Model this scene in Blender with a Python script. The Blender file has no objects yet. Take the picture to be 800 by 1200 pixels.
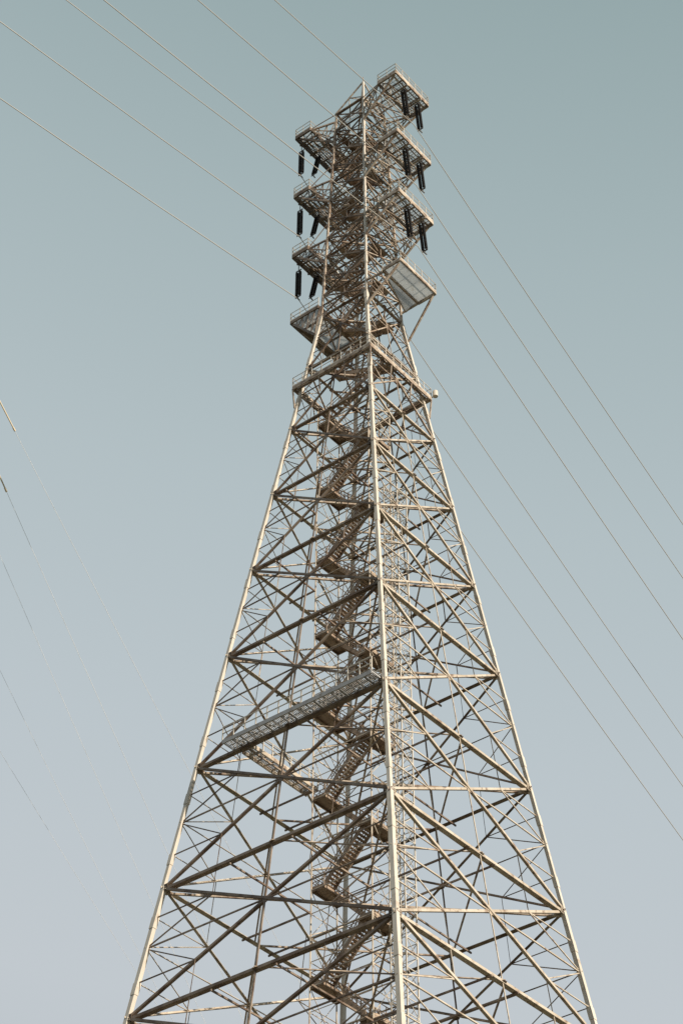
import bpy, math, random, bmesh
from mathutils import Vector as V, Matrix
random.seed(4)
scn=bpy.context.scene
col=scn.collection
try:
    scn.view_settings.view_transform='Standard'; scn.view_settings.look='None'; scn.view_settings.exposure=0
except Exception: pass
EYE=1.6; DIST=150.0
F=2372.6; TH=math.radians(41.12); RHO=math.radians(-0.20); PSI=math.radians(-0.80)
AZ=math.radians(-38.23)      # tower local x axis
# ---------------------------------------------------------------- materials
def newmat(name):
    m=bpy.data.materials.new(name); m.use_nodes=True
    return m,m.node_tree,m.node_tree.nodes['Principled BSDF']
def steel(name,c1,c2,rust=None,rough=.6,metal=.0,scale=.6,rustamt=.62,trans=0):
    m,nt,b=newmat(name)
    tc=nt.nodes.new('ShaderNodeTexCoord')
    n=nt.nodes.new('ShaderNodeTexNoise'); n.inputs['Scale'].default_value=scale; n.inputs['Detail'].default_value=6
    nt.links.new(tc.outputs['Object'],n.inputs['Vector'])
    r=nt.nodes.new('ShaderNodeValToRGB'); r.color_ramp.elements[0].position=.35; r.color_ramp.elements[1].position=.65
    r.color_ramp.elements[0].color=(*c1,1); r.color_ramp.elements[1].color=(*c2,1)
    nt.links.new(n.outputs['Fac'],r.inputs['Fac'])
    out=r.outputs['Color']
    if rust:
        n2=nt.nodes.new('ShaderNodeTexNoise'); n2.inputs['Scale'].default_value=scale*3.1; n2.inputs['Detail'].default_value=8
        nt.links.new(tc.outputs['Object'],n2.inputs['Vector'])
        r2=nt.nodes.new('ShaderNodeValToRGB'); r2.color_ramp.elements[0].position=rustamt-.08; r2.color_ramp.elements[1].position=rustamt+.08
        r2.color_ramp.elements[0].color=(0,0,0,1); r2.color_ramp.elements[1].color=(.8,.8,.8,1)
        nt.links.new(n2.outputs['Fac'],r2.inputs['Fac'])
        mx=nt.nodes.new('ShaderNodeMixRGB'); mx.inputs[2].default_value=(*rust,1)
        nt.links.new(r2.outputs['Color'],mx.inputs[0]); nt.links.new(out,mx.inputs[1]); out=mx.outputs[0]
    nt.links.new(out,b.inputs['Base Color'])
    b.inputs['Roughness'].default_value=rough; b.inputs['Metallic'].default_value=metal
    if trans:
        tr=nt.nodes.new('ShaderNodeBsdfTranslucent'); nt.links.new(out,tr.inputs['Color'])
        ms=nt.nodes.new('ShaderNodeMixShader'); ms.inputs[0].default_value=trans
        nt.links.new(b.outputs[0],ms.inputs[1]); nt.links.new(tr.outputs[0],ms.inputs[2])
        nt.links.new(ms.outputs[0],nt.nodes['Material Output'].inputs['Surface'])
    return m
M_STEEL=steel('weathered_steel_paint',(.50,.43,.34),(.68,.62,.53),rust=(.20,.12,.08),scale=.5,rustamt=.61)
M_SHADY=steel('shade_darkened_steel_paint',(.16,.11,.08),(.36,.295,.235),rust=(.10,.06,.04),scale=.35,rustamt=.57)  # rusted steel for the shaded faces, their shade painted in as darker colour
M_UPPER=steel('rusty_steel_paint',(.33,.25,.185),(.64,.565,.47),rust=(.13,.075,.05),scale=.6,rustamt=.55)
M_LEG=steel('leg_steel_paint',(.62,.575,.50),(.73,.69,.62),rust=(.38,.29,.21),scale=.4,rustamt=.68)
M_DARK=steel('walkway_steel',(.40,.41,.43),(.52,.53,.54),rust=(.28,.24,.21))
M_STAIR=steel('brown_stair_steel',(.24,.165,.115),(.50,.405,.315),rust=(.12,.07,.045))
M_GRATE=steel('galvanised_grating',(.36,.37,.37),(.48,.49,.49),rust=(.25,.19,.15),metal=.2)
M_PLATE=steel('pale_fibreglass_deck',(.72,.75,.77),(.82,.85,.86),rust=(.66,.66,.64),scale=.5,trans=.7)
M_RAIL=steel('rail_paint',(.62,.58,.51),(.74,.70,.63))
M_INS=steel('dark_glazed_insulator',(.022,.018,.017),(.045,.036,.032),rough=.3,metal=0,scale=3)
M_FIT=steel('insulator_fitting_steel',(.08,.075,.07),(.14,.13,.12))
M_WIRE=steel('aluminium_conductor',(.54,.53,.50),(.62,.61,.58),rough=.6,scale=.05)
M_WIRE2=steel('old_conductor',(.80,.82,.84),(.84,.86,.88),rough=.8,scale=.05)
M_BRASS=steel('pale_sleeve',(.75,.62,.42),(.8,.7,.5),rough=.5)
M_CONC=steel('footing_concrete',(.28,.27,.25),(.38,.36,.33),rough=.9,metal=0)
# ---------------------------------------------------------------- mesh helper
class Mesh:
    def __init__(s): s.v=[]; s.f=[]
    def prism(s,p,q,prof,u,n):
        b=len(s.v); k=len(prof)
        for c in (p,q):
            for a,d in prof: s.v.append(c+u*a+n*d)
        for i in range(k):
            j=(i+1)%k; s.f.append((b+i,b+j,b+k+j,b+k+i))
        s.f.append(tuple(b+i for i in reversed(range(k)))); s.f.append(tuple(b+k+i for i in range(k)))
    def box(s,p,q,w,h,up=V((0,0,1))):
        p=V(p);q=V(q); ax=(q-p).normalized()
        if abs(ax.dot(up))>.98: up=V((1,0,0)) if abs(ax.x)<.9 else V((0,1,0))
        u=ax.cross(up).normalized(); n=u.cross(ax).normalized()
        s.prism(p,q,[(-w/2,-h/2),(w/2,-h/2),(w/2,h/2),(-w/2,h/2)],u,n)
    def angle(s,p,q,u,n,w,t,w2=None):
        p=V(p);q=V(q); w2=w2 or w
        ax=(q-p).normalized(); u=(u-ax*u.dot(ax)).normalized(); n=(n-ax*n.dot(ax)-u*n.dot(u)).normalized()
        s.prism(p,q,[(0,0),(w,0),(w,t),(t,t),(t,w2),(0,w2)],u,n)
    def tube(s,p,q,r,k=6):
        p=V(p);q=V(q); ax=(q-p).normalized(); up=V((0,0,1)) if abs(ax.z)<.95 else V((1,0,0))
        u=ax.cross(up).normalized(); n=u.cross(ax)
        s.prism(p,q,[(r*math.cos(2*math.pi*i/k),r*math.sin(2*math.pi*i/k)) for i in range(k)],u,n)
    def slab(s,pts,th):
        b=len(s.v); k=len(pts)
        for o in (0,th):
            for p in pts: s.v.append(V(p)+V((0,0,o)))
        for i in range(k): j=(i+1)%k; s.f.append((b+i,b+j,b+k+j,b+k+i))
        s.f.append(tuple(b+i for i in reversed(range(k)))); s.f.append(tuple(b+k+i for i in range(k)))
    def obj(s,name,mat,parent=None):
        me=bpy.data.meshes.new(name); me.from_pydata([tuple(v) for v in s.v],[],s.f); me.update()
        bm=bmesh.new(); bm.from_mesh(me); bmesh.ops.recalc_face_normals(bm,faces=bm.faces); bm.to_mesh(me); bm.free()
        me.materials.append(mat)
        o=bpy.data.objects.new(name,me); col.objects.link(o)
        if parent: o.parent=parent
        return o
def empty(name,parent=None,loc=(0,0,0)):
    o=bpy.data.objects.new(name,None); col.objects.link(o); o.location=loc; o.empty_display_size=2
    if parent: o.parent=parent
    return o
# ---------------------------------------------------------------- tower
tower=empty('transmission_tower'); tower.rotation_euler=(0,0,AZ)
tower["label"]="very tall weathered steel lattice river-crossing pylon with stairs and platforms"
tower["category"]="pylon"
HW=158.4+EYE; HT=196.3+EYE
def S(z):
    h=z-EYE
    if z<=HW: R=32.9-.1795*h
    else:
        t=(z-HW)/(HT-HW); R=4.46+(2.85-4.46)*t
    return R/math.sqrt(2)
def corner(i,z):
    s=S(z); return V([(s,-s,z),(-s,-s,z),(-s,s,z),(s,s,z)][i])   # near, left, back, right
low=[0.35,22,38,51+EYE,63.5+EYE,75.5+EYE,87.5+EYE,99.7+EYE,112.1+EYE,122.5+EYE,132.3+EYE,141.3+EYE,150.2+EYE,HW]
up=[HW+(HT-HW)*i/12 for i in range(13)]
levels=low+up[1:]
for i in range(4):
    sx=(-1,1,1,-1)[i]; sy=(1,1,-1,-1)[i]
    m=Mesh()
    for z0,z1,w in ((0.3,87.5+EYE,.40),(87.5+EYE,HW,.32)):
        m.prism(corner(i,z0),corner(i,z1),[(0,0),(w,0),(w,w),(0,w)],V((sx,0,0)),V((0,sy,0)))
    m2=Mesh(); w=.22; ztop=HT if i==0 else up[11]
    m2.prism(corner(i,HW),corner(i,ztop),[(0,0),(w,0),(w,w),(0,w)],V((sx,0,0)),V((0,sy,0)))
    z=6
    while z<ztop-3:
        mm=m if z<HW-1.2 else m2
        w=.47 if z<88 else (.39 if z<HW else .29)
        o=V((-sx*.035,-sy*.035,0))
        mm.prism(corner(i,z)+o,corner(i,z+1.1)+o,[(0,0),(w,0),(w,w),(0,w)],V((sx,0,0)),V((0,sy,0)))
        z+=6.1
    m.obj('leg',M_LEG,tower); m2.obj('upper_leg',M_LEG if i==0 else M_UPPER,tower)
    f=Mesh(); c=corner(i,0)
    f.prism(V((c.x,c.y,-1)),V((c.x,c.y,.3)),[(-1.6,-1.6),(1.6,-1.6),(1.6,1.6),(-1.6,1.6)],V((1,0,0)),V((0,1,0)))
    f.obj('footing',M_CONC,tower)
NORM=[V((0,1,0)),V((1,0,0)),V((0,-1,0)),V((-1,0,0))]
FACE=[(0,1),(1,2),(2,3),(3,0)]
def lerp(a,b,t): return a+(b-a)*t
UP=V((0,0,1))
for li in range(len(levels)-2):
    z0,z1=levels[li],levels[li+1]
    small=z0>=HW-.01
    for fi,(a,b) in enumerate(FACE):
        n=NORM[fi]; m=Mesh()
        A0,B0,A1,B1=corner(a,z0),corner(b,z0),corner(a,z1),corner(b,z1)
        h=z1-z0
        if small: wd,wh,ws,t=.13,.15,.09,.03
        elif z0<60: wd,wh,ws,t=.40,.42,.2,.05
        else:
            k=min(1,max(0,(z0-75)/80)); wd=.26-.11*k; wh=.36-.15*k; ws=.115-.03*k; t=.045
        inn=n*(.09 if not small else .05)
        w0,w1=(B0-A0).length,(B1-A1).length
        tx=w0/(w0+w1); C=lerp(A0,B1,tx)
        m.angle(A0+inn,B1+inn,UP,n,wd*.85,t,wd*1.1); m.angle(B0+inn*2.6,A1+inn*2.6,UP,n,wd*.85,t,wd*1.1)
        m.angle(A1+inn-UP*wh*.5,B1+inn-UP*wh*.5,UP,n,wh*.7,t,wh*1.4)
        if small:
            T=lerp(A1,B1,.5); m.angle(C+inn*3,T+inn*3,(B0-A0).normalized(),n,ws,.025)
            m.angle(lerp(A0,A1,tx)+inn*3,lerp(B0,B1,tx)+inn*3,UP,n,ws,.025)
        else:
            T=lerp(A1,B1,.5);Bm=lerp(A0,B0,.5)
            m.angle(C+inn*2,T+inn*2,(B0-A0).normalized(),n,ws,.03)
            m.angle(Bm+inn*2,C+inn*2,(B0-A0).normalized(),n,ws,.03)
            for (P0,P1) in ((A0,A1),(B0,B1)):
                mid=lerp(P0,P1,tx)
                m.angle(mid+inn*2,C+inn*2,UP,n,ws,.03)
                q0=lerp(P0,C,.5); q1=lerp(P1,C,.5)
                m.angle(lerp(P0,P1,tx*.5)+inn*2,q0+inn*2,UP,n,ws*.8,.03)
                m.angle(lerp(P0,P1,tx+(1-tx)*.5)+inn*2,q1+inn*2,UP,n,ws*.8,.03)
                m.angle(mid+inn*2,q0+inn*2,UP,n,ws*.8,.03)
                m.angle(mid+inn*2,q1+inn*2,UP,n,ws*.8,.03)
                oth=B1 if P1 is A1 else A1; otb=B0 if P0 is A0 else A0
                m.angle(q1+inn*2,lerp(P1,oth,.25)+inn*2,n,UP,ws*.8,.03)
                m.angle(q0+inn*2,lerp(P0,otb,.25)+inn*2,n,UP,ws*.8,.03)
        g=.8 if not small else .36
        for P,o in ((A0,B0),(B0,A0),(A1,B1),(B1,A1)):
            d=(o-P).normalized(); c=P+inn*.7+d*g*.55
            m.box(c-d*g*.4,c+d*g*.4,.02,g*.8)
        m.box(C-(B0-A0).normalized()*g*.3+inn*1.8,C+(B0-A0).normalized()*g*.3+inn*1.8,.02,g*.6)
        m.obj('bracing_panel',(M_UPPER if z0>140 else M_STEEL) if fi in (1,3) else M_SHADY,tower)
    m=Mesh(); z=z1-.15
    c=[corner(i,z) for i in range(4)]
    w=.14 if small else .18
    if not small or li%2==0:
        for i in (0,1):
            m.angle(c[i]+V((0,0,-.3*i)),c[i+2]+V((0,0,-.3*i)),V((c[i].y,-c[i].x,0)).normalized(),UP,w,.03)
        if not small:
            mids=[lerp(c[i],c[(i+1)%4],.5) for i in range(4)]
            for i in range(4):
                m.angle(mids[i]+UP*.1,mids[(i+1)%4]+UP*.1,V((mids[i].y,-mids[i].x,0)),UP,w*.8,.03)
        m.obj('plan_bracing',M_UPPER,tower)
# peaked crown running up to the near leg
m=Mesh(); pk=corner(0,HT)+V((-.1,.1,0)); zb=up[11]
for i in (1,2,3):
    m.box(corner(i,zb),pk,.14,.14)
    m.box(lerp(corner(i,zb),pk,.5),corner(0,zb),.08,.08)
    m.box(lerp(corner(i,zb),pk,.5),lerp(corner(i,zb),corner(0,zb),.5),.08,.08)
    m.box(corner(i,zb),corner(0,zb),.12,.12)
m.box(lerp(corner(1,zb),pk,.5),lerp(corner(3,zb),pk,.5),.08,.08)
m.tube(pk,pk+UP*.9,.05)
m.obj('tower_crown',M_UPPER,tower)
# rails ----------------------------------------------------------
def rail(m,p,q,h=1.25,r=.04,step=1.2,toe=True):
    p=V(p);q=V(q); L=(q-p).length; k=max(1,round(L/step))
    for i in range(k+1):
        a=lerp(p,q,i/k); m.box(a,a+UP*h,r*1.6,r*1.6)
    for f in (1,.5): m.tube(p+UP*h*f,q+UP*h*f,r,5)
    if toe: m.box(p+UP*.1,q+UP*.1,.02,.2)
def grating(m,x0,x1,y0,y1,z,pitch=.22,th=.05):
    n=max(2,int((x1-x0)/pitch))
    for i in range(n+1):
        x=lerp(x0,x1,i/n); m.box((x,y0,z),(x,y1,z),.035,.06)
    n=max(2,int((y1-y0)/(pitch*2.5)))
    for i in range(n+1):
        y=lerp(y0,y1,i/n); m.box((x0,y,z-.035),(x1,y,z-.035),.04,.05)
def frame(m,x0,x1,y0,y1,z,w=.12,h=.3):
    for a,b in (((x0,y0),(x1,y0)),((x1,y0),(x1,y1)),((x1,y1),(x0,y1)),((x0,y1),(x0,y0))):
        m.box((*a,z),(*b,z),w,h)
# crossarms -------------------------------------------------------
ARM=[191.9+EYE,181.2+EYE,170.9+EYE,160.1+EYE]
hang=[]
for k,z in enumerate(ARM):
    for sgn in (-1,1):
        AX,BY=(7.25,3.25) if sgn<0 else (7.65,3.1)
        if sgn>0 and k<3: z=ARM[k]+.6
        s=S(z)
        def X(x): return sgn*x
        t=Mesh()
        solid=(k==3 and sgn>0)
        xin=5.0 if k<3 else (5.3 if solid else s+.25)
        eb=.52 if k<3 else .36
        for (a,b) in (((xin,-BY),(AX,-BY)),((AX,-BY),(AX,BY)),((AX,BY),(xin,BY)),((xin,BY),(xin,-BY))):
            t.box((X(a[0]),a[1],z-.04-eb/2),(X(b[0]),b[1],z-.04-eb/2),.16,eb)
        DP=3.9 if k<3 else 4.6
        zl=z-DP; sl=S(zl)
        lowr=lambda sy: V((X(sl),sy*sl,zl)); tip_=lambda sy: V((X(AX-.3),sy*(BY-.15),z-.5))
        for sy in (-1,1):
            root=V((X(s),sy*s,z-.25)); low_=lowr(sy); tip=tip_(sy); mid=V((X(xin),sy*(BY-.15),z-.42))
            t.box(low_,tip,.18,.22)
            t.box(root,mid,.16,.2)
            if solid: continue
            t.box(low_,mid,.12,.12)
            t.box(V((X(S(z-1.9)),sy*S(z-1.9),z-1.9)),mid,.09,.1)
            prev=root
            for f in (.2,.4,.6,.8):
                a=lerp(low_,tip,f); b=lerp(root,V((X(AX),sy*BY,z-.35)),f); t.box(a,b,.08,.08)
                t.box(a,prev,.08,.08); prev=b
            if k<3: t.box(V((X(S(z+2.4)),sy*S(z+2.4),min(z+2.4,up[11]))),V((X(xin),sy*(BY-.2),z-.1)),.08,.08)
        if not solid:
            P=lambda f,sy: lerp(lowr(sy),tip_(sy),f)
            fs=(0,.2,.4,.6,.8,.97)
            for i,(a_,b_) in enumerate(zip(fs[:-1],fs[1:])):
                t.box(P(b_,-1),P(b_,1),.09,.1)
                t.box(P(a_,-1),P(b_,1),.08,.08); t.box(P(a_,1),P(b_,-1),.08,.08)
            for yy in (-1.6,0,1.6): t.box((X(xin),yy,z-.2),(X(AX),yy,z-.2),.1,.26)
            t.box((X(s),-.6,z-.2),(X(xin),-.6,z-.2),.08,.2); t.box((X(s),.6,z-.2),(X(xin),.6,z-.2),.08,.2)
            t.box((X(s),-s,z-.3),(X(xin),BY-.3,z-.3),.08,.1); t.box((X(s),s,z-.42),(X(xin),-BY+.3,z-.42),.08,.1)
        if k<3:
            for yy in ((-2.3,-.4) if sgn<0 else (-1.0,1.6)):
                t.box((X(4.6),yy,z-.68),(X(AX+.1),yy,z-.68),.16,.22)
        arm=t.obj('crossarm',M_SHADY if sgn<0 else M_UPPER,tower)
        d=Mesh(); x0,x1=sorted((X(xin),X(AX)))
        if k<3:
            grating(d,x0+.05,x1-.05,-BY+.05,BY-.05,z,pitch=.14)
            xx0,xx1=sorted((X(s),X(xin)))
            grating(d,xx0,xx1,-.6,.6,z)
            d.obj('deck',M_GRATE,arm)
        else:
            d.prism(V((x0+.08,0,z)),V((x1-.08,0,z)),[(-BY+.08,-.02),(BY-.08,-.02),(BY-.08,.02),(-BY+.08,.02)],V((0,1,0)),UP)
            d.obj('deck',M_PLATE,arm)
            if sgn>0:
                d=Mesh(); d.slab([(xin-.08,-BY+.1,z-.05),(xin-.08,BY-.1,z-.05),(s+.5,BY-.1,z-.5)],.03)
                d.obj('sloping_panel',M_PLATE,arm)
                d=Mesh(); d.box((s+.5,BY-.1,z-.52),(xin-.08,-BY+.1,z-.12),.1,.16); d.box((s+.5,BY-.1,z-.52),(xin-.08,BY-.1,z-.12),.1,.16)
                d.obj('panel_edge_beam',M_STEEL,arm)
        r=Mesh()
        rail(r,(X(AX),-BY,z),(X(AX),BY,z)); rail(r,(X(xin),-BY,z),(X(AX),-BY,z)); rail(r,(X(xin),BY,z),(X(AX),BY,z))
        if k<3:
            rail(r,(X(xin),-BY,z),(X(xin),-.7,z)); rail(r,(X(xin),.7,z),(X(xin),BY,z))
            rail(r,(X(s),-.65,z),(X(xin),-.65,z),toe=False); rail(r,(X(s),.65,z),(X(xin),.65,z),toe=False)
        r.obj('guard_rail',M_RAIL,arm)
        if k<3: hang.append((k,sgn,z))
    z=ARM[k]
    g=Mesh(); si=S(z)-.1
    grating(g,-si,si,-si,-si+.9,z)
    rail(g,(-si,-si+.9,z),(si,-si+.9,z),toe=False)
    g.obj('inner_walkway',M_STAIR,tower)
# perimeter walkway ------------------------------------------------
z=147.4+EYE; o_=5.1; i_=S(z)+.1
m=Mesh()
cs=[(o_,-o_),(-o_,-o_),(-o_,o_),(o_,o_)]
for i in range(4):
    m.box((*cs[i],z-.22),(*cs[(i+1)%4],z-.22),.14,.44)
ci=[(i_,-i_),(-i_,-i_),(-i_,i_),(i_,i_)]
for i in range(4):
    m.box((*ci[i],z-.18),(*ci[(i+1)%4],z-.18),.1,.3)
    for f in (0,.2,.4,.6,.8):
        a=lerp(V((*cs[i],z-.2)),V((*cs[(i+1)%4],z-.2)),f); b=lerp(V((*ci[i],z-.2)),V((*ci[(i+1)%4],z-.2)),f); m.box(a,b,.08,.2)
    c=corner(i,z-3); m.box(c,V((*cs[i],z-.3)),.12,.14)
    for f in (.33,.66):
        c=lerp(corner(i,z-2.6),corner((i+1)%4,z-2.6),f); e=lerp(V((*cs[i],z-.3)),V((*cs[(i+1)%4],z-.3)),f); m.box(c,e,.09,.1)
walk=m.obj('perimeter_walkway',M_UPPER,tower)
g=Mesh(); grating(g,-o_,o_,-o_,-i_,z,.14); grating(g,-o_,o_,i_,o_,z,.14); grating(g,-o_,-i_,-i_,i_,z,.14); grating(g,i_,o_,-i_,i_,z,.14)
g.obj('deck',M_STAIR,walk)
r=Mesh()
for i in range(4): rail(r,(*cs[i],z),(*cs[(i+1)%4],z),h=1.3)
r.obj('guard_rail',M_RAIL,walk)
l=Mesh(); l.box((o_,o_,z),(o_+.4,o_+.2,z+.2),.1,.1); l.tube((o_+.4,o_+.2,z+.1),(o_+.4,o_+.2,z+.8),.28,12)
l.obj('warning_lamp',M_RAIL,walk)
# gangway ---------------------------------------
def gangway(name,p,q,w,mat):
    p=V(p);q=V(q); ax=(q-p).normalized(); side=V((-ax.y,ax.x,0)); L=(q-p).length
    m=Mesh()
    for s_ in (-1,1):
        o=side*s_*w/2
        m.box(p+o-UP*.2,q+o-UP*.2,.1,.4)
    k=int(L/.9)
    for i in range(k+1):
        a=lerp(p,q,i/k)-UP*.2; m.box(a-side*w/2,a+side*w/2,.07,.14)
        if i<k and i%2==0: m.box(a-side*w/2,lerp(p,q,(i+1)/k)-UP*.2+side*w/2,.05,.06)
    g=m.obj(name,mat,tower)
    d=Mesh(); k=int(L/.17)
    for i in range(k+1):
        a=lerp(p,q,i/k); d.box(a-side*w/2,a+side*w/2,.085,.03)
    for s_ in (-.3,0,.3): d.box(p+side*w*s_-UP*.05,q+side*w*s_-UP*.05,.05,.06)
    d.obj('deck',M_DARK,g)
    r=Mesh()
    for s_ in (-1,1): rail(r,p+side*s_*w/2,q+side*s_*w/2,h=1.35,r=.055,step=1.3,toe=False)
    r.obj('guard_rail',M_RAIL,g)
z=99.7+EYE+.55; s=S(z)
gangway('gangway',(s-.5,-s-.2,z),(s-16.9,-s-.2,z),1.9,M_DARK)
gangway('gangway',(-5.3,-s+1.0,z),(-5.3,-.8,z),1.3,M_STEEL)
# stair shaft -----------------------------------------------------
shaft=empty('stair_shaft',tower,(0,0,0))
CX,HXs,HYs=-1.15,3.3,1.75
TOPZ=146.0+EYE
m=Mesh()
cc=[(CX+HXs,-HYs),(CX-HXs,-HYs),(CX-HXs,HYs),(CX+HXs,HYs)]
for a in cc: m.tube((*a,0.1),(*a,TOPZ),.07,6)
rise=4.55; nfl=int(TOPZ/rise)
for j in range(1,nfl+1):
    z=j*rise
    for i in range(4):
        m.box((*cc[i],z-.1),(*cc[(i+1)%4],z-.1),.08,.1)
        m.box((*cc[i],z-.1-rise/2),(*cc[(i+1)%4],z-.1-rise/2),.05,.06)
    for i in (1,3):
        m.box((*cc[i],z-rise),(*cc[(i+1)%4],z-.1),.05,.05)
        m.box((*cc[(i+1)%4],z-rise),(*cc[i],z-.1),.05,.05)
m.obj('shaft_frame',M_STEEL,shaft)
def flight(m,p,q,w=1.25):
    p=V(p);q=V(q); hd=V((q.x-p.x,q.y-p.y,0)).normalized(); side=V((-hd.y,hd.x,0))
    for s_ in (-1,1):
        o=side*s_*w/2; m.box(p+o,q+o,.08,.40)
        m.tube(p+o+UP*1.15,q+o+UP*1.15,.05,5); m.tube(p+o+UP*.7,q+o+UP*.7,.04,5)
        for i in range(11):
            a=lerp(p,q,i/10)+o; m.box(a,a+UP*1.1,.05,.05)
    n=int((q.z-p.z)/.23)
    for i in range(n+1):
        a=lerp(p,q,i/n); m.box(a-side*w/2,a+side*w/2,.29,.045)
xa,xb=CX-HXs+1.0,CX+HXs-1.0
f1=Mesh(); flight(f1,(xa,-.85,0),(xb,-.85,rise)); A=f1.obj('stair_flight',M_STAIR,shaft)
f2=Mesh(); flight(f2,(xb,.85,0),(xa,.85,rise)); B=f2.obj('stair_flight',M_STAIR,shaft)
def landing(sx):
    l=Mesh(); x0,x1=sorted((CX+sx*HXs,CX+sx*(HXs-1.4)))
    k=18
    for i in range(k+1):
        x=lerp(x0,x1,i/k); l.box((x,-HYs+.05,0),(x,HYs-.05,0),.06,.05)
    frame(l,x0,x1,-HYs+.04,HYs-.04,-.12,.08,.3)
    xe=CX+sx*(HXs-.05)
    rail(l,(xe,-HYs+.06,.02),(xe,HYs-.06,.02),step=.9)
    rail(l,(x0+.05,-HYs+.08,.02),(x1-.05,-HYs+.08,.02),step=.9); rail(l,(x0+.05,HYs-.08,.02),(x1-.05,HYs-.08,.02),step=.9)
    return l.obj('landing',M_STAIR,shaft)
LA=landing(1); LB=landing(-1); LA.location.z=rise; LB.location.z=rise*2
B.location.z=rise
for j in range(2,nfl):
    src=(A,B)[j%2]; o=src.copy(); col.objects.link(o); o.parent=shaft; o.location=(0,0,j*rise)
    src=(LA,LB)[j%2]; o=src.copy(); col.objects.link(o); o.parent=shaft; o.location=(0,0,(j+1)*rise)
z=TOPZ; j=0
while z<190:
    s=S(z+3)-.45; m=Mesh()
    if j%2==0: flight(m,(-s,-.5,z),(s,-.5,z+3.1),.9)
    else: flight(m,(s,.5,z),(-s,.5,z+3.1),.9)
    xe=s if j%2==0 else -s
    m.box((xe,-1.1,z+3.1),(xe,1.1,z+3.1),.8,.06)
    m.obj('stair_flight',M_STAIR,shaft); z+=3.1; j+=1
# hoist mast ---------------------------------------------
def mast(mx0,mx1,my0,my1,MT,p=1.3,w=.1,name='hoist_mast'):
    hm=Mesh(); cc=[(mx0,my0),(mx1,my0),(mx1,my1),(mx0,my1)]
    for a in cc: hm.box((*a,0.1),(*a,MT),w,w)
    z=p;j=0
    while z<MT:
        for i in range(4):
            a,b=cc[i],cc[(i+1)%4]
            hm.box((*a,z),(*b,z),w*.5,w*.6)
            if z+p<MT: hm.box((*(a if j%2 else b),z),(*(b if j%2 else a),z+p),w*.45,w*.5)
        z+=p;j+=1
    hm.obj(name,M_RAIL,tower)
mast(3.2,4.8,-.75,.75,134,1.35,.1)
for z in low[3:-1]:
    s=S(z)
    ties=[]
    for y in (-HYs,HYs):
        if s>5.2: ties+=[((-s,y,z-.3),(CX-HXs,y,z-.3)),((CX+HXs,y,z-.3),(s,y,z-.3))]
    for x in (CX-HXs,CX+HXs):
        if abs(x)<s: ties+=[((x,-s,z-.45),(x,-HYs,z-.45)),((x,HYs,z-.45),(x,s,z-.45))]
    for a,b in ties:
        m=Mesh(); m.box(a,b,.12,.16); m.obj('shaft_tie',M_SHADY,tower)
# ---------------------------------------------------------------- transforms helper
ca,sa=math.cos(AZ),math.sin(AZ)
def W(p): p=V(p); return V((ca*p.x-sa*p.y,sa*p.x+ca*p.y,p.z))
# insulators --------------------------------------------------------
LEN=4.5
st=Mesh()
for dx in (-.22,.22):
    st.tube((dx,0,-.1),(dx,0,-LEN+.2),.06,8)
    n=28
    for i in range(n):
        z0=-.45-(LEN-.9)*i/(n-1); b=len(st.v); k=10
        for (r,zz) in ((.05,z0+.06),(.18,z0-.01),(.18,z0-.05),(.05,z0-.06)):
            for q in range(k): st.v.append(V((dx+r*math.cos(2*math.pi*q/k),r*math.sin(2*math.pi*q/k),zz)))
        for ring_ in range(3):
            for q in range(k):
                st.f.append((b+ring_*k+q,b+ring_*k+(q+1)%k,b+(ring_+1)*k+(q+1)%k,b+(ring_+1)*k+q))
ins0=st.obj('insulator_string',M_INS)
y0=Mesh(); y0.box((-.4,0,-.14),(.4,0,-.14),.05,.2); y0.tube((0,0,1.1),(0,0,-.1),.05)
y1=Mesh(); y1.box((-.4,0,-LEN+.14),(.4,0,-LEN+.14),.05,.2); y1.tube((0,0,-LEN+.1),(0,0,-LEN-.2),.05); y1.box((0,-.3,-LEN-.2),(0,.3,-LEN-.2),.1,.12)
ya=y0.obj('yoke_plate',M_FIT,ins0); yb=y1.obj('yoke_plate',M_FIT,ins0)
first=True; attach={}
for (k,sgn,z) in hang:
    for yy,tilt,xx in (((-2.3,0,7.1),(-.4,-.2,6.0)) if sgn<0 else ((-1.0,.12,7.1),(1.6,.12,7.1))):
        if first: o=ins0; first=False
        else:
            o=ins0.copy(); col.objects.link(o)
            for y in (ya,yb):
                c=y.copy(); col.objects.link(c); c.parent=o
        dz=1.75 if sgn<0 else .95
        o.location=W((sgn*xx,yy,z-dz)); o.rotation_euler=(tilt,0,AZ)
        o["label"]="double black ribbed insulator string hanging under a pylon platform"; o["category"]="insulator"; o["group"]="insulator strings under the pylon crossarms"
    attach[(k,sgn)]=W((sgn*7.1,-2.3 if sgn<0 else .9,z-dz-LEN-.2))
# ---------------------------------------------------------------- camera
c_,s_=math.cos(PSI),math.sin(PSI)
RT=V((c_,-s_,0)); FH=V((s_,c_,0)); FW=FH*math.cos(TH)+UP*math.sin(TH); UC=-FH*math.sin(TH)+UP*math.cos(TH)
EYEP=V((0,-DIST,EYE))
RI=RT*math.cos(RHO)-UC*math.sin(RHO); UI=RT*math.sin(RHO)+UC*math.cos(RHO)
cd=bpy.data.cameras.new('camera'); cam=bpy.data.objects.new('camera',cd); col.objects.link(cam)
Mx=Matrix((RI,UI,-FW)).transposed().to_4x4(); Mx.translation=EYEP; cam.matrix_world=Mx
cd.sensor_fit='VERTICAL'; cd.sensor_height=36; cd.sensor_width=24; cd.lens=F/1200*36; cd.clip_end=20000; cd.clip_start=.5
scn.camera=cam
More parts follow.
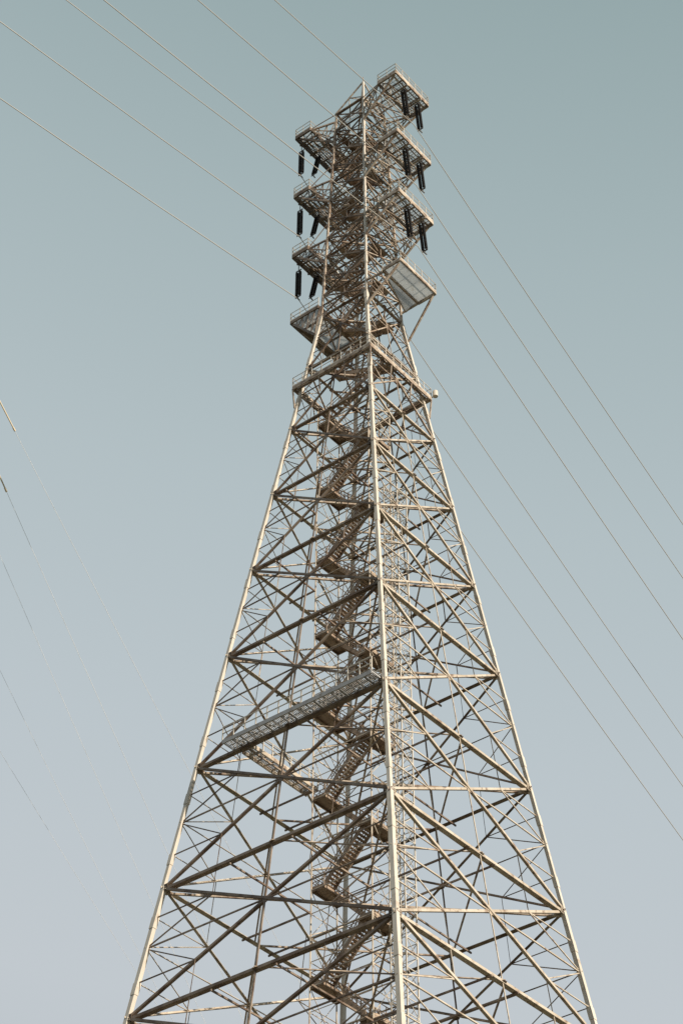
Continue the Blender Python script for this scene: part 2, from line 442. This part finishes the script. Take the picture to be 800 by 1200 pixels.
# ---------------------------------------------------------------- conductors
def hit(px,py,P,n):
    d=RI*((px-400)/F)+UI*((600-py)/F)+FW
    t=(P-EYEP).dot(n)/d.dot(n); return EYEP+d*t
WAZ=math.radians(54.0); WD=V((math.cos(WAZ),math.sin(WAZ),0)); WN=V((-WD.y,WD.x,0))
def conductor(P,tA,tB,r=.045,far=420,mat=None):
    pts=[]
    for tgt,sg in ((tA,-1),(tB,1)):
        Q=hit(*tgt,P,WN); t=(Q-P).dot(WD)*sg; sl=(Q.z-P.z)/t
        seg=[]; cv=.00035; n=36
        for i in range(1,n+1):
            tt=far*i/n; zz=P.z+sl*tt+cv*tt*(tt-t)
            seg.append(P+WD*sg*tt+UP*(zz-P.z))
        pts.append(seg)
    path=list(reversed(pts[0]))+[P]+pts[1]
    me=Mesh(); k=8
    for i,p in enumerate(path):
        a=path[max(0,i-1)]; b=path[min(len(path)-1,i+1)]; ax=(b-a).normalized(); u=ax.cross(UP).normalized(); n_=u.cross(ax)
        for q in range(k): me.v.append(p+u*r*math.cos(2*math.pi*q/k)+n_*r*math.sin(2*math.pi*q/k))
        if i:
            for q in range(k): me.f.append(((i-1)*k+q,(i-1)*k+(q+1)%k,i*k+(q+1)%k,i*k+q))
    o=me.obj('power_line',mat or M_WIRE)
    for p in o.data.polygons: p.use_smooth=True
    return o
LT={(0,-1):((78,0),(800,865)),(1,-1):((0,25),(800,922)),(2,-1):((0,115),(800,985)),
    (0,1):((322,0),(800,615)),(1,1):((232,0),(800,678)),(2,1):((122,0),(800,750))}
for key,(a,b) in LT.items():
    o=conductor(attach[key],a,b,r=.048)
    o["label"]="thin pale aluminium conductor strung through the pylon insulators"; o["category"]="power line"; o["group"]="conductors carried by the pylon"
BASE=W((-54,0,0))
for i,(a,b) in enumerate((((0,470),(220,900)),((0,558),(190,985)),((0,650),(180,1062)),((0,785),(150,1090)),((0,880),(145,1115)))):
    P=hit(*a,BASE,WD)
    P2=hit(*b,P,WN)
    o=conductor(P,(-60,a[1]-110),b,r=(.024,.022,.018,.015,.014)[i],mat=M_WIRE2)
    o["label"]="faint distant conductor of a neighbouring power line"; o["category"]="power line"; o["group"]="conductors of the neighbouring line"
    if i<2:
        t=(P2-P).dot(WD); d=(P2-P)/t; m=Mesh(); L1=(2.9,1.1)[i]
        m.tube(P-d*4,P+d*L1,.09,8); m.tube(P+d*L1,P+d*(L1+.4),.13,8)
        sl=m.obj('conductor_sleeve',M_BRASS,o); sl["label"]="bright sunlit repair sleeve"
# ---------------------------------------------------------------- ground
g=Mesh(); N=24;SZ=6000
for i in range(N+1):
    for j in range(N+1): g.v.append(V((-SZ+2*SZ*i/N,-SZ+2*SZ*j/N,0)))
for i in range(N):
    for j in range(N):
        a=i*(N+1)+j; g.f.append((a,a+N+1,a+N+2,a+1))
M_G=steel('grass_ground',(.05,.06,.03),(.10,.09,.05),rust=(.13,.10,.07),rough=1,metal=0,scale=.05)
go=g.obj('ground',M_G); go["kind"]="structure"; go["label"]="flat rough grass field around the pylon footings"; go["category"]="ground"
# ---------------------------------------------------------------- light
SUN_EL=math.radians(25); SUN_AZ=math.radians(-42)
sd=V((math.cos(SUN_EL)*math.cos(SUN_AZ),math.cos(SUN_EL)*math.sin(SUN_AZ),math.sin(SUN_EL)))
L=bpy.data.lights.new('sun','SUN'); L.energy=5.0; L.angle=math.radians(.5); L.color=(1,.86,.69)
lo=bpy.data.objects.new('sun',L); col.objects.link(lo); lo.rotation_euler=sd.to_track_quat('Z','Y').to_euler()
w=bpy.data.worlds.new('World'); scn.world=w; w.use_nodes=True; nt=w.node_tree
bg=nt.nodes['Background']; bg.inputs['Strength'].default_value=.1
sky=nt.nodes.new('ShaderNodeTexSky'); sky.sky_type='NISHITA'; sky.sun_disc=False; sky.sun_elevation=SUN_EL; sky.sun_rotation=math.pi/2-SUN_AZ
tc=nt.nodes.new('ShaderNodeTexCoord')
dot=nt.nodes.new('ShaderNodeVectorMath'); dot.operation='DOT_PRODUCT'; dot.inputs[1].default_value=(.13,0,1)
nt.links.new(tc.outputs['Generated'],dot.inputs[0])
ramp=nt.nodes.new('ShaderNodeValToRGB')
def lin(c): 
    return tuple(((v/255)/12.92 if v/255<.04045 else ((v/255+.055)/1.055)**2.4) for v in c)
el=ramp.color_ramp.elements
el[0].position=.0; el[0].color=(*lin((85,82,82)),1)
el[1].position=1.0; el[1].color=(*lin((45,60,68)),1)
for p,c in ((.25,(110,112,116)),(.37,(190,197,202)),(.45,(196,203,208)),(.56,(190,200,205)),(.66,(181,194,198)),(.75,(168,184,187)),(.83,(152,171,173)),(.88,(141,161,164))):
    e=el.new(p); e.color=(*lin(c),1)
nt.links.new(dot.outputs['Value'],ramp.inputs['Fac'])
sc=nt.nodes.new('ShaderNodeVectorMath'); sc.operation='SCALE'; sc.inputs['Scale'].default_value=10.0
nt.links.new(ramp.outputs['Color'],sc.inputs[0])
mx=nt.nodes.new('ShaderNodeMixRGB'); mx.inputs[0].default_value=.96
nt.links.new(sky.outputs[0],mx.inputs[1]); nt.links.new(sc.outputs[0],mx.inputs[2]); nt.links.new(mx.outputs[0],bg.inputs['Color'])
